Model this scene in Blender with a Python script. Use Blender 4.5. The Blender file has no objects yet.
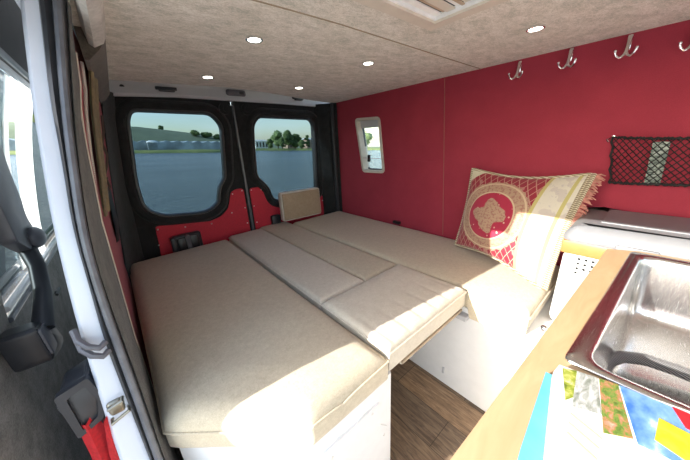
import bpy, bmesh, math, random
from mathutils import Vector, Matrix, noise
random.seed(7)
S = 1.1                      # metres per drawing unit; drawing z = 0 is the camera height, the van floor is z = -1
PI = math.pi
COL = bpy.context.scene.collection
W = {}

def cv(p): return Vector((p[0]*S, p[1]*S, (p[2]+1.0)*S))

# ------------------------------------------------------------------ materials
class NT:
    def __init__(s, name):
        s.m = bpy.data.materials.new(name); s.m.use_nodes = True
        s.t = s.m.node_tree; s.n = s.t.nodes; s.n.clear()
        s.out = s.n.new('ShaderNodeOutputMaterial')
    def node(s, typ, **kw):
        n = s.n.new('ShaderNode'+typ)
        for k, v in kw.items():
            if k.startswith('i_'):
                nm = k[2:].replace('_', ' ')
                n.inputs[nm].default_value = v
            else: setattr(n, k, v)
        return n
    def link(s, a, b): s.t.links.new(a, b)
    def val(s, sock, v):
        if hasattr(v, 'is_output') or isinstance(v, bpy.types.NodeSocket): s.link(v, sock)
        else: sock.default_value = v
    def math(s, op, a, b=0.0, c=None, clamp=False):
        n = s.n.new('ShaderNodeMath'); n.operation = op; n.use_clamp = clamp
        s.val(n.inputs[0], a); s.val(n.inputs[1], b)
        if c is not None: s.val(n.inputs[2], c)
        return n.outputs[0]
    def mix(s, f, a, b, blend='MIX'):
        n = s.n.new('ShaderNodeMix'); n.data_type = 'RGBA'; n.blend_type = blend
        s.val(n.inputs[0], f); s.val(n.inputs[6], c4(a) if isinstance(a, tuple) else a); s.val(n.inputs[7], c4(b) if isinstance(b, tuple) else b)
        return n.outputs[2]
    def coords(s, kind='Object', scale=(1,1,1), rot=(0,0,0), loc=(0,0,0)):
        tc = s.n.new('ShaderNodeTexCoord'); mp = s.n.new('ShaderNodeMapping')
        mp.inputs['Scale'].default_value = scale; mp.inputs['Rotation'].default_value = rot; mp.inputs['Location'].default_value = loc
        s.link(tc.outputs[kind], mp.inputs['Vector']); return mp.outputs[0]
    def noise(s, vec, scale=5, detail=3, rough=.5, dist=0.0):
        n = s.n.new('ShaderNodeTexNoise'); s.link(vec, n.inputs['Vector'])
        n.inputs['Scale'].default_value = scale; n.inputs['Detail'].default_value = detail
        n.inputs['Roughness'].default_value = rough; n.inputs['Distortion'].default_value = dist
        return n.outputs['Fac']
    def ramp(s, fac, stops):
        n = s.n.new('ShaderNodeValToRGB'); e = n.color_ramp.elements
        while len(e) < len(stops): e.new(.5)
        for i, (p, c) in enumerate(stops): e[i].position = p; e[i].color = c4(c)
        s.link(fac, n.inputs[0]); return n.outputs[0]
    def bump(s, h, strength=.3, dist=.002):
        n = s.n.new('ShaderNodeBump'); n.inputs['Strength'].default_value = strength; n.inputs['Distance'].default_value = dist
        s.link(h, n.inputs['Height']); return n.outputs[0]
    def bsdf(s, color, rough=.6, metal=0.0, normal=None, **kw):
        b = s.n.new('ShaderNodeBsdfPrincipled')
        s.val(b.inputs['Base Color'], c4(color) if isinstance(color, tuple) else color)
        s.val(b.inputs['Roughness'], rough); s.val(b.inputs['Metallic'], metal)
        if normal is not None: s.link(normal, b.inputs['Normal'])
        for k, v in kw.items(): s.val(b.inputs[k.replace('_', ' ')], v)
        s.link(b.outputs[0], s.out.inputs[0]); return b
def c4(c): return (c[0], c[1], c[2], 1.0) if len(c) == 3 else c

def m_plain(name, col, rough=.5, metal=0.0, var=.08, scale=30, bump=.05, **kw):
    t = NT(name); v = t.coords(); n = t.noise(v, scale, 3)
    a = tuple(max(0, x*(1-var)) for x in col); b = tuple(min(1, x*(1+var)) for x in col)
    t.bsdf(t.ramp(n, [(.3, a), (.7, b)]), rough, metal, t.bump(n, bump, .001), **kw); return t.m
def m_carpet(name, c1, c2, scale=220, bump=.8, streak=(1,1,1), dist=.004, big=.12):
    t = NT(name); v = t.coords(scale=streak)
    n = t.noise(v, scale, 4, .7); n2 = t.noise(v, scale*.12, 3, .6); n3 = t.noise(v, scale*.012, 2)
    f = t.math('ADD', t.math('MULTIPLY', n, .55), t.math('MULTIPLY', n2, .45))
    c = t.ramp(f, [(.36, c1), (.64, c2)])
    c = t.mix(t.math('MULTIPLY', n3, big), c, tuple(x*.6 for x in c1))
    t.bsdf(c, .95, 0, t.bump(f, bump, dist), Sheen_Weight=.15); return t.m
def m_weave(name, c1, c2, thread=420, bump=.35):
    t = NT(name); v = t.coords()
    va = t.coords(scale=(1,.25,1)); vb = t.coords(scale=(.25,1,1))
    n = t.noise(va, 520, 2, .6); nb = t.noise(vb, 520, 2, .6); n2 = t.noise(v, 5, 3); n3 = t.noise(v, 60, 3, .7)
    f = t.math('ADD', t.math('MULTIPLY', t.math('ADD', n, nb), .33), t.math('MULTIPLY', n3, .34))
    c = t.ramp(f, [(.36, c1), (.62, c2)])
    c = t.mix(t.math('MULTIPLY', n2, .3), c, tuple(x*.80 for x in c1))
    h = t.math('ADD', t.math('MULTIPLY', f, .5), t.math('MULTIPLY', n2, 1.2))
    t.bsdf(c, .92, 0, t.bump(h, bump, .003), Sheen_Weight=.2); return t.m
def m_metal(name, col, rough=.15, brushed=None):
    t = NT(name); v = t.coords(scale=brushed or (1,1,1)); n = t.noise(v, 60, 3, .6)
    r = t.math('MULTIPLY_ADD', n, .18, rough-.05)
    t.bsdf(t.ramp(n, [(.3, tuple(x*.85 for x in col)), (.7, col)]), r, 1.0, t.bump(n, .03, .001)); return t.m
def m_emit(name, col, s):
    t = NT(name); v = t.coords(); n = t.noise(v, 200, 1)
    e = t.node('Emission'); e.inputs['Strength'].default_value = s
    t.link(t.ramp(n, [(0, tuple(x*.95 for x in col)), (1, col)]), e.inputs['Color']); t.link(e.outputs[0], t.out.inputs[0]); return t.m
def m_glass(name, tint, refl=.06, rough=.0, k=.9):
    t = NT(name)
    tr = t.node('BsdfTransparent'); tr.inputs[0].default_value = c4(tint)
    g = t.node('BsdfGlossy'); g.inputs['Roughness'].default_value = rough; g.inputs['Color'].default_value = (1,1,1,1)
    fr = t.node('Fresnel'); fr.inputs[0].default_value = 1.35
    f = t.math('MULTIPLY_ADD', fr.outputs[0], k, refl-.02, clamp=True)
    mx = t.node('MixShader'); t.link(f, mx.inputs[0]); t.link(tr.outputs[0], mx.inputs[1]); t.link(g.outputs[0], mx.inputs[2])
    t.link(mx.outputs[0], t.out.inputs[0]); return t.m

def m_translucent(name, col):
    t = NT(name); d = t.node('BsdfDiffuse'); d.inputs[0].default_value = c4(col); r = t.node('BsdfTranslucent'); r.inputs[0].default_value = c4(col)
    n = t.noise(t.coords(), 40, 2); t.link(t.ramp(n, [(0, tuple(x*.95 for x in col)), (1, col)]), r.inputs[0])
    m = t.node('MixShader'); m.inputs[0].default_value = .6; t.link(d.outputs[0], m.inputs[1]); t.link(r.outputs[0], m.inputs[2]); t.link(m.outputs[0], t.out.inputs[0]); return t.m
def m_floor():
    t = NT('oak_vinyl_planks'); v = t.coords('Object', rot=(0,0,PI/2), loc=(.10,.055,0))
    br = t.node('TexBrick', offset=.37, i_Scale=1.0, i_Mortar_Size=.0012, i_Brick_Width=.70, i_Row_Height=.135, i_Bias=0.0, i_Mortar_Smooth=.1)
    br.inputs['Color1'].default_value = (1,1,1,1); br.inputs['Color2'].default_value = (0,0,0,1); br.inputs['Mortar'].default_value = (.5,.5,.5,1)
    t.link(v, br.inputs[0])
    v2 = t.coords('Object', scale=(16, 2.0, 1)); g = t.noise(v2, 2.6, 7, .68, 2.6)
    v3 = t.coords('Object', scale=(60, 4, 1)); g2 = t.noise(v3, 3.0, 4, .6, .4)
    f = t.math('ADD', t.math('MULTIPLY', g, .72), t.math('MULTIPLY', g2, .28))
    light = t.ramp(f, [(.34, (.11,.066,.036)), (.5, (.29,.18,.10)), (.66, (.46,.31,.185))])
    dark = t.ramp(f, [(.34, (.04,.028,.02)), (.5, (.115,.08,.055)), (.66, (.21,.155,.105))])
    c = t.mix(br.outputs['Color'], light, dark)
    c = t.mix(br.outputs['Fac'], c, (.03,.02,.012))
    t.bsdf(c, .45, 0, t.bump(f, .15, .001)); return t.m
def m_maple():
    t = NT('maple_veneer'); v = t.coords('Object', scale=(3, 14, 14)); n = t.noise(v, 2.5, 5, .6, 1.2)
    v2 = t.coords('Object', scale=(1,1,1)); n2 = t.noise(v2, 9, 2)
    c = t.ramp(n, [(.25, (.46,.30,.16)), (.75, (.56,.40,.235))])
    c = t.mix(t.math('MULTIPLY', n2, .35), c, (.44,.28,.15))
    t.bsdf(c, .35, 0, t.bump(n, .04, .001), Coat_Weight=.25); return t.m
def m_water():
    t = NT('lake_water'); v = t.coords('Object', scale=(.9, 2.2, 1)); n = t.noise(v, 1.6, 6, .65, .4); n2 = t.noise(v, .06, 4, .6)
    h = t.math('ADD', n, t.math('MULTIPLY', n2, 2.0))
    c = t.ramp(n2, [(.35, (.055,.08,.085)), (.65, (.10,.13,.135))])
    t.bsdf(c, .26, 0, t.bump(h, 1.0, .3), IOR=1.33); return t.m
def m_grass(name, a, b, scale=1.5):
    t = NT(name); v = t.coords(); n = t.noise(v, scale, 6, .7); 
    t.bsdf(t.ramp(n, [(.3, a), (.7, b)]), .95, 0, t.bump(n, .4, .1)); return t.m
def m_redwall():
    t = NT('red_lining_fabric'); v = t.coords()
    n = t.noise(v, 420, 3, .8); n2 = t.noise(v, 7, 4, .6)
    f = t.math('ADD', t.math('MULTIPLY', n, .6), t.math('MULTIPLY', n2, .4))
    c = t.ramp(f, [(.3, (.27,.022,.042)), (.7, (.39,.038,.064))])
    t.bsdf(c, .8, 0, t.bump(n, .35, .002), Sheen_Weight=.1, Specular_IOR_Level=.3); return t.m
def m_pillow():
    t = NT('brocade_fabric'); tc = t.node('TexCoord'); sp = t.node('SeparateXYZ'); t.link(tc.outputs['UV'], sp.inputs[0])
    u = sp.outputs[0]; v = sp.outputs[1]
    x = t.math('MULTIPLY', u, 1.15)
    M = t.math
    # lattice of gold lines on crimson
    p = M('PINGPONG', M('ADD', M('MULTIPLY', x, 1.0), M('MULTIPLY', v, .62)), .040)
    q = M('PINGPONG', M('SUBTRACT', M('MULTIPLY', x, 1.0), M('MULTIPLY', v, .62)), .040)
    latt = M('MAXIMUM', M('LESS_THAN', p, .0045), M('LESS_THAN', q, .0045))
    uvv = t.node('Mapping'); t.link(tc.outputs['UV'], uvv.inputs[0]); uvv.inputs['Scale'].default_value = (1.15, 1, 1)
    nz = t.noise(uvv.outputs[0], 34, 5, .7); nb = t.noise(uvv.outputs[0], 9, 2, .5)
    base = t.mix(t.math('MULTIPLY', nz, .6), (.30,.007,.028), (.19,.004,.016))
    base = t.mix(latt, base, (.44,.25,.18))
    # small flower sprigs on the lattice
    vo = t.node('TexVoronoi'); vo.inputs['Scale'].default_value = 6.0; vo.inputs['Randomness'].default_value = .35; t.link(uvv.outputs[0], vo.inputs['Vector'])
    fl = M('LESS_THAN', M('ADD', vo.outputs['Distance'], M('MULTIPLY', nz, .22)), .31)
    base = t.mix(M('MULTIPLY', fl, .75), base, (.42,.20,.16))
    # medallion
    dx = M('SUBTRACT', x, .47); dy = M('SUBTRACT', v, .49)
    r = M('SQRT', M('ADD', M('MULTIPLY', dx, dx), M('MULTIPLY', dy, dy)))
    th = M('ARCTAN2', dy, dx)
    rw = M('ADD', r, M('MULTIPLY', M('SINE', M('MULTIPLY', th, 28)), .006))
    gold = t.mix(M('GREATER_THAN', nz, .53), (.42,.27,.17), (.30,.12,.09))
    gold = t.mix(M('MULTIPLY', nb, .4), gold, (.42,.26,.17))
    c = t.mix(M('LESS_THAN', rw, .425), base, gold)
    ring = M('LESS_THAN', M('ABSOLUTE', M('SUBTRACT', r, .40)), .008); c = t.mix(ring, c, (.56,.42,.27))
    c = t.mix(M('LESS_THAN', r, .292), c, (.38,.012,.045))
    ring = M('LESS_THAN', M('ABSOLUTE', M('SUBTRACT', r, .295)), .008); c = t.mix(ring, c, (.56,.42,.27))
    vs = t.node('TexVoronoi'); vs.inputs['Scale'].default_value = 17; t.link(uvv.outputs[0], vs.inputs['Vector'])
    spk = M('MULTIPLY', M('LESS_THAN', vs.outputs['Distance'], .2), M('LESS_THAN', r, .28)); c = t.mix(spk, c, (.60,.40,.30))
    lob = M('ADD', .185, M('ADD', M('MULTIPLY', M('SINE', M('MULTIPLY_ADD', th, 4.0, 1.2)), .040), M('MULTIPLY', M('SUBTRACT', nb, .5), .16)))
    c = t.mix(M('LESS_THAN', r, lob), c, gold)
    # cream band with flower print and yellow borders
    ub = M('GREATER_THAN', u, .76); 
    cream = t.mix(M('GREATER_THAN', nb, .56), (.60,.55,.45), (.52,.46,.40))
    cream = t.mix(M('MULTIPLY', M('GREATER_THAN', nz, .60), .55), cream, (.40,.36,.38))
    c = t.mix(ub, c, cream)
    for uc, wd in ((.772, .014), (.955, .012)):
        c = t.mix(M('LESS_THAN', M('ABSOLUTE', M('SUBTRACT', u, uc)), wd), c, (.46,.40,.14))
    # cream triangles at the left corners
    c = t.mix(M('LESS_THAN', M('ADD', u, M('SUBTRACT', 1.0, v)), .17), c, (.62,.56,.40))
    t.bsdf(c, .6, 0, t.bump(nz, .3, .002), Sheen_Weight=.3); return t.m
def m_braid(name, a, b, scale=260):
    t = NT(name); v = t.coords(rot=(.6,.6,.6)); w = t.node('TexWave', i_Scale=scale/6.283, i_Distortion=2.0); t.link(v, w.inputs[0])
    t.bsdf(t.ramp(w.outputs['Fac'], [(.3, a), (.7, b)]), .5, .2, t.bump(w.outputs['Fac'], .6, .002)); return t.m
def m_photo(name, stops, scale=60, stretch=(1,1,1), detail=5):
    t = NT(name); v = t.coords(scale=stretch); n = t.noise(v, scale, detail, .6, .6)
    t.bsdf(t.ramp(n, stops), .3, 0, None, Coat_Weight=.3); return t.m
def m_sky_photo():
    t = NT('printed_sky'); v = t.coords(scale=(1,1.6,1)); n = t.noise(v, 26, 5, .55)
    t.bsdf(t.ramp(n, [(.35, (.04,.14,.45)), (.55, (.18,.34,.62)), (.68, (.75,.8,.85))]), .3, 0, None, Coat_Weight=.3); return t.m
def m_ceiling():
    t = NT('cream_ceiling_carpet'); v = t.coords('Object', rot=(0,0,.5), scale=(1,1.7,1))
    n = t.noise(v, 75, 5, .75, .8); n2 = t.noise(v, 16, 4, .65, .5); n3 = t.noise(v, 2.2, 3)
    f = t.math('ADD', t.math('MULTIPLY', t.noise(v, 230, 3, .7), .35), t.math('ADD', t.math('MULTIPLY', n, .35), t.math('MULTIPLY', n2, .30)))
    c = t.ramp(f, [(.40, (.46,.49,.43)), (.50, (.76,.72,.66)), (.59, (.97,.95,.91))])
    c = t.mix(t.math('MULTIPLY', n3, .3), c, (.52,.45,.37))
    t.bsdf(c, .97, 0, t.bump(f, .8, .006)); return t.m

MT = dict(
 ceil=m_ceiling(), red=m_redwall(), floor=m_floor(), maple=m_maple(), water=m_water(), pillow=m_pillow(),
 seam=m_plain('pale_fabric_seam', (.30,.11,.09), .9),
 cseam=m_plain('carpet_join', (.30,.24,.17), .95),
 black=m_carpet('black_lining_carpet', (.006,.007,.0075), (.022,.024,.025), 260),
 grey=m_carpet('grey_lining_carpet', (.085,.08,.075), (.28,.265,.25), 200, big=.3),
 grey2=m_carpet('dark_grey_speckled_carpet', (.010,.010,.010), (.105,.098,.094), 130),
 wedge=m_carpet('dark_brown_trim', (.05,.042,.034), (.12,.105,.085), 160),
 lightpad=m_carpet('pale_grey_carpet', (.42,.41,.39), (.66,.64,.61), 90),
 cushion=m_weave('beige_upholstery', (.49,.415,.295), (.67,.59,.45)),
 cushion2=m_weave('pale_beige_upholstery', (.56,.50,.40), (.72,.66,.56)),
 piping=m_plain('beige_piping', (.47,.38,.27), .9),
 brown=m_weave('tan_board_cover', (.33,.245,.155), (.46,.36,.25)),
 creamedge=m_plain('cream_edge', (.62,.57,.50), .6),
 white=m_plain('white_board', (.80,.80,.80), .45, var=.02),
 whitepaint=m_plain('white_van_paint', (.60,.64,.72), .25, var=.05, scale=4, Coat_Weight=.6),
 lintel=m_plain('pale_painted_steel', (.50,.50,.52), .35, var=.05, scale=8),
 rubber=m_plain('grey_door_rubber', (.035,.037,.042), .35, var=.2),
 rubber2=m_plain('light_grey_rubber', (.10,.105,.12), .3, var=.2),
 plastic=m_plain('charcoal_plastic', (.024,.026,.032), .4),
 plasticg=m_plain('grey_plastic', (.10,.10,.115), .42),
 blackpl=m_plain('black_plastic', (.012,.012,.014), .35),
 redpanel=m_plain('red_door_panel', (.52,.022,.045), .7, var=.12, scale=180, bump=.2),
 screw=m_metal('pale_screw', (.8,.78,.76), .3),
 chrome=m_metal('chrome', (.88,.88,.88), .08),
 steel=m_metal('brushed_steel', (.74,.735,.72), .2, (1,12,1)),
 steelhose=m_braid('braided_steel', (.035,.034,.033), (.34,.335,.33), 700),
 lamp=m_emit('lit_lamp_lens', (1.0,.93,.82), 14),
 tint=m_glass('tinted_window_glass', (.40,.465,.505), .0, k=.60),
 clear=m_glass('clear_window_glass', (.88,.92,.92), .06), smoke=m_glass('smoked_window_glass', (.32,.36,.38), .05),
 green=m_glass('dark_green_glass', (.10,.17,.15), .04),
 braid=m_braid('gold_white_braid', (.26,.20,.11), (.62,.56,.42)),
 silver=m_braid('silver_braid', (.30,.28,.25), (.80,.78,.72), 500),
 goldcloth=m_carpet('gold_brocade_strip', (.09,.06,.012), (.30,.21,.05), 120),
 fringe=m_plain('pink_fringe', (.50,.22,.17), .8, var=.3, scale=90),
 cord=m_plain('brown_cord', (.09,.06,.05), .7),
 strap=m_plain('black_strap', (.015,.017,.018), .6),
 netm=m_plain('black_elastic_net', (.008,.008,.009), .7),
 coolgrey=m_plain('grey_coolbox_plastic', (.19,.195,.205), .4, var=.05),
 orange=m_plain('orange_coolbox_trim', (.40,.17,.05), .45),
 paper=m_plain('white_paper', (.82,.82,.80), .4, var=.02),
 cyan=m_photo('light_blue_cover', [(.3,(.08,.36,.55)),(.7,(.16,.48,.66))], 8),
 foliage=m_photo('printed_foliage', [(.3,(.05,.09,.015)),(.48,(.24,.28,.03)),(.6,(.42,.42,.14)),(.75,(.7,.7,.6))], 110),
 street=m_photo('printed_street', [(.3,(.13,.15,.11)),(.5,(.34,.35,.33)),(.7,(.65,.65,.65))], 60, (1,3,1)),
 flower=m_photo('printed_garden', [(.30,(.07,.10,.02)),(.45,(.13,.22,.04)),(.54,(.32,.16,.06)),(.66,(.42,.24,.18)),(.8,(.6,.5,.35))], 120, (1,1.5,1)),
 psky=m_sky_photo(), pred=m_photo('printed_red', [(.3,(.35,.01,.015)),(.7,(.50,.02,.03))], 90), pyel=m_photo('printed_yellow', [(.3,(.52,.40,.01)),(.7,(.66,.55,.05))], 90),
 ink=m_plain('pale_orange_ink', (.75,.55,.30), .6),
 packet=m_photo('packet_print', [(.38,(.05,.08,.065)),(.5,(.14,.19,.155)),(.6,(.36,.42,.37))], 55, (1,1,2.5)),
 grass=m_grass('shore_grass', (.10,.15,.04), (.28,.30,.10), .35), hill=m_grass('hill_pasture', (.11,.14,.08), (.20,.235,.14), .035),
 soil=m_plain('lakeside_gravel', (.40,.38,.34), .95, var=.3, scale=12),
 leaf=m_grass('tree_leaves', (.03,.055,.015), (.12,.17,.05), 1.2), leaf2=m_grass('pale_tree_leaves', (.09,.14,.045), (.22,.29,.11), 1.2),
 bark=m_plain('bark', (.09,.065,.045), .95, var=.3), glassroof=m_plain('greenhouse_panes', (.30,.35,.37), .4, var=.45, scale=.25),
 bwhite=m_plain('white_render_wall', (.86,.86,.84), .7), broof=m_plain('pale_roof', (.62,.62,.60), .7), bgrey=m_plain('grey_slate_roof', (.14,.15,.17), .7), brick=m_plain('tan_brick_wall', (.38,.26,.19), .9),
 dwin=m_plain('dark_window', (.03,.035,.04), .2), redcloth=m_plain('red_webbing', (.45,.01,.015), .75, var=.2, scale=120),
 zinc=m_metal('worn_brass_steel', (.36,.34,.28), .35),
 blind=m_plain('cream_blind_plastic', (.66,.60,.52), .4, var=.05), slat=m_plain('tan_blind_slat', (.45,.33,.23), .35), slatw=m_plain('white_blind_slat', (.85,.85,.84), .3),
 dome=m_translucent('opal_rooflight_dome', (.75,.78,.80)),
 glowstrip=m_translucent('white_translucent_strip', (.9,.93,.93)),
 holes=m_plain('dark_hole', (.01,.01,.01), .9),
)

# ------------------------------------------------------------------ mesh builder (all in drawing units)
class MB:
    def __init__(s): s.v = []; s.f = []; s.uv = None; s.mi = []
    def add(s, vs, fs):
        b = len(s.v); s.v += [tuple(p) for p in vs]; s.f += [tuple(i+b for i in f) for f in fs]; return s
    def box(s, x0, x1, y0, y1, z0, z1, bev=0.0, seg=2, M=None):
        bm = bmesh.new(); bmesh.ops.create_cube(bm, size=1)
        for v in bm.verts: v.co = Vector(((x0+x1)/2+v.co.x*(x1-x0), (y0+y1)/2+v.co.y*(y1-y0), (z0+z1)/2+v.co.z*(z1-z0)))
        if bev: bmesh.ops.bevel(bm, geom=bm.edges[:]+bm.verts[:], offset=bev, segments=seg, affect='EDGES', profile=.5)
        return s.bm(bm, M)
    def bm(s, bm, M=None):
        if M is not None: bm.transform(M)
        bm.verts.index_update(); s.add([v.co[:] for v in bm.verts], [[v.index for v in f.verts] for f in bm.faces]); bm.free(); return s
    def prism(s, poly, axis, a, b, bev=0.0, seg=2):
        """polygon in the plane normal to axis, extruded from a to b"""
        def P(p, t): return {'x': (t, p[0], p[1]), 'y': (p[0], t, p[1]), 'z': (p[0], p[1], t)}[axis]
        bm = bmesh.new(); A = [bm.verts.new(P(p, a)) for p in poly]; B = [bm.verts.new(P(p, b)) for p in poly]; n = len(poly)
        bm.faces.new(A); bm.faces.new(B[::-1])
        for i in range(n): bm.faces.new((A[i], B[i], B[(i+1)%n], A[(i+1)%n]))
        bmesh.ops.recalc_face_normals(bm, faces=bm.faces[:])
        if bev: bmesh.ops.bevel(bm, geom=bm.edges[:], offset=bev, segments=seg, affect='EDGES', profile=.5)
        return s.bm(bm)
    def tube(s, pts, r, n=8, closed=False, cap=True):
        pts = [Vector(p) for p in pts]; N = len(pts)
        rr = r if isinstance(r, (list, tuple)) else [r]*N
        def tan(i):
            a = pts[(i-1) % N] if (closed or i > 0) else pts[0]; b = pts[(i+1) % N] if (closed or i < N-1) else pts[-1]
            t = b-a; return t.normalized() if t.length > 1e-9 else Vector((0,0,1))
        up = Vector((0,0,1)) if abs(tan(0).z) < .9 else Vector((1,0,0)); vs = []; fs = []
        nrm = (up - tan(0)*up.dot(tan(0))).normalized()
        for i in range(N):
            t = tan(i); nrm = nrm - t*nrm.dot(t)
            nrm = nrm.normalized() if nrm.length > 1e-6 else t.orthogonal().normalized(); bn = t.cross(nrm)
            for k in range(n): a = 2*PI*k/n; vs.append(pts[i]+(nrm*math.cos(a)+bn*math.sin(a))*rr[i])
        for i in range(N if closed else N-1):
            j = (i+1) % N
            for k in range(n): fs.append((i*n+k, i*n+(k+1)%n, j*n+(k+1)%n, j*n+k))
        if cap and not closed: fs += [tuple(range(n))[::-1], tuple((N-1)*n+k for k in range(n))]
        return s.add(vs, fs)
    def loft(s, rows, closed=False, caps=False):
        """rows: list of equal-length point lists"""
        n = len(rows[0]); vs = [p for r in rows for p in r]; fs = []
        for i in range(len(rows)-1):
            for k in range(n if closed else n-1):
                fs.append((i*n+k, i*n+(k+1)%n, (i+1)*n+(k+1)%n, (i+1)*n+k))
        if caps: fs += [tuple(range(n))[::-1], tuple((len(rows)-1)*n+k for k in range(n))]
        return s.add(vs, fs)
    def ball(s, c, r, sc=(1,1,1), seg=12):
        bm = bmesh.new(); bmesh.ops.create_uvsphere(bm, u_segments=seg, v_segments=max(6, seg*2//3), radius=r)
        for v in bm.verts: v.co = Vector((c[0]+v.co.x*sc[0], c[1]+v.co.y*sc[1], c[2]+v.co.z*sc[2]))
        return s.bm(bm)
    def disc(s, c, r, axis, a, b, n=24): 
        o = {'x': (c[1], c[2]), 'y': (c[0], c[2]), 'z': (c[0], c[1])}[axis]
        return s.prism([(o[0]+r*math.cos(2*PI*k/n), o[1]+r*math.sin(2*PI*k/n)) for k in range(n)], axis, a, b)
    def build(s, name, mat, parent=None, smooth=False, uvs=None, raw=False, angle=40):
        me = bpy.data.meshes.new(name)
        vs = [cv(p) for p in s.v]
        o = bpy.data.objects.new(name, me)
        if parent is None:
            xs = [v.x for v in vs]; ys = [v.y for v in vs]; zs = [v.z for v in vs]
            base = Vector(((min(xs)+max(xs))/2, (min(ys)+max(ys))/2, min(zs)))
            me.from_pydata([v-base for v in vs], [], s.f); o.location = base; W[o.name] = base
        else:
            me.from_pydata(vs, [], s.f); o.parent = parent
            o.matrix_parent_inverse = Matrix.Translation(-W[parent.name]); W[o.name] = Vector((0,0,0))
        bm = bmesh.new(); bm.from_mesh(me); bmesh.ops.recalc_face_normals(bm, faces=bm.faces[:]); bm.to_mesh(me); bm.free()
        me.materials.append(mat)
        if smooth:
            me.shade_smooth()
            try: me.set_sharp_from_angle(angle=math.radians(angle))
            except Exception: pass
        if uvs:
            l = me.uv_layers.new(name='UVMap')
            for p in me.loops: l.data[p.index].uv = uvs[p.vertex_index]
        COL.objects.link(o); return o

def thing(name, label, cat, loc, group=None):
    o = bpy.data.objects.new(name, None); COL.objects.link(o); o.empty_display_size = .05
    o.location = cv(loc); W[o.name] = cv(loc); tag(o, label, cat, group); return o
def tag(o, label=None, cat=None, group=None, kind=None):
    if label: o['label'] = label
    if cat: o['category'] = cat
    if group: o['group'] = group
    if kind: o['kind'] = kind
    return o
def struct(o): o['kind'] = 'structure'; return o
def kids(o): return [c for c in bpy.data.objects if c.parent == o]
def dup(root, d, label=None, rz=0):
    r = root.copy(); COL.objects.link(r); r.location = root.location + Vector(d)*S; r.rotation_euler.z += rz
    if label: r['label'] = label
    for ch in kids(root):
        c = ch.copy(); COL.objects.link(c); c.parent = r; c.matrix_parent_inverse = ch.matrix_parent_inverse.copy()
        for g in kids(ch):
            e = g.copy(); COL.objects.link(e); e.parent = c; e.matrix_parent_inverse = g.matrix_parent_inverse.copy()
    return r

def interp(tab, z):
    if z >= tab[0][0]: return tab[0][1]
    for (a, va), (b, vb) in zip(tab, tab[1:]):
        if z >= b: t = (a-z)/(a-b); return va+(vb-va)*t
    return tab[-1][1]
def smooth_poly(pts, r=.03, seg=5):
    out = []; n = len(pts)
    for i in range(n):
        p = Vector(pts[i]); a = Vector(pts[i-1]); b = Vector(pts[(i+1) % n])
        rr = min(r, (a-p).length*.45, (b-p).length*.45)
        A = p+(a-p).normalized()*rr; B = p+(b-p).normalized()*rr
        for k in range(seg+1):
            t = k/seg; out.append(tuple(A*(1-t)**2+p*2*t*(1-t)+B*t*t))
    return out
def raycast_poly(c, ang, poly):
    d = Vector((math.cos(ang), math.sin(ang))); best = None
    for i in range(len(poly)):
        a = Vector(poly[i])-c; b = Vector(poly[(i+1) % len(poly)])-c; e = b-a
        den = d.x*e.y-d.y*e.x
        if abs(den) < 1e-12: continue
        t = (a.x*e.y-a.y*e.x)/den; u = (a.x*d.y-a.y*d.x)/den
        if t > 0 and -1e-9 <= u <= 1+1e-9: best = t if best is None else max(best, t)
    return c+d*(best or 0)
def ring(outer, inner, N=160, c=None):
    c = Vector(c) if c else sum((Vector(p) for p in inner), Vector((0,0)))/len(inner)
    angs = [2*PI*k/N for k in range(N)]+[math.atan2(p[1]-c.y, p[0]-c.x) % (2*PI) for p in outer] + [math.atan2(p[1]-c.y, p[0]-c.x) % (2*PI) for p in inner]
    angs = sorted(set(round(a, 5) for a in angs))
    return [tuple(raycast_poly(c, a, outer)) for a in angs], [tuple(raycast_poly(c, a, inner)) for a in angs]
def ring_solid(outer, inner, axis, a, b, c=None):
    O, I = ring(outer, inner, c=c)
    def P(p, t): return {'x': (t, p[0], p[1]), 'y': (p[0], t, p[1]), 'z': (p[0], p[1], t)}[axis]
    rows = [[P(p, a) for p in O], [P(p, a) for p in I], [P(p, b) for p in I], [P(p, b) for p in O], [P(p, a) for p in O]]
    return MB().loft(rows, closed=True)
def offset_poly(poly, d):
    c = sum((Vector(p) for p in poly), Vector((0,0)))/len(poly); out = []
    n = len(poly)
    area = sum(poly[i][0]*poly[(i+1)%n][1]-poly[(i+1)%n][0]*poly[i][1] for i in range(n))
    sgn = 1 if area > 0 else -1
    for i in range(n):
        t = Vector(poly[(i+1) % n])-Vector(poly[i-1]); nn = Vector((t.y, -t.x)).normalized()*sgn
        out.append(tuple(Vector(poly[i])+nn*d))
    return out

# ------------------------------------------------------------------ shell: floor, walls, ceiling
struct(MB().box(-.30, 1.30, -1.3, 1.72, -1.04, -1.0).build('floor', MT['floor']))
# left wall profile (x as a function of height) : leans in towards the roof
LWF = [(.262,.020),(.214,.009),(.1,-.009),(-.02,-.028),(-.187,-.052),(-.322,-.070),(-.475,-.091),(-1.0,-.10)]   # at the rear end
LW = [(.262,-.004),(.15,-.022),(.087,-.038),(.012,-.048),(-.08,-.058),(-.155,-.067),(-.255,-.072),(-.48,-.085),(-1.0,-.095)]        # at the front end
zs = [.262,.21,.15,.1,.05,0,-.07,-.15,-.27,-.38,-.48,-.7,-1.0]
mb = MB(); mb.loft([[(interp(LW,z),.85,z) for z in zs], [(interp(LWF,z),1.52,z) for z in zs], [(interp(LWF,z)-.03,1.52,z) for z in zs], [(interp(LW,z)-.03,.85,z) for z in zs], [(interp(LW,z),.85,z) for z in zs]])
wl = struct(mb.build('wall_left', MT['red'], smooth=True))
e = MB(); e.tube([(interp(LW,z)+.001,.852,z) for z in zs[1:]], .0035, 6)
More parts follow.
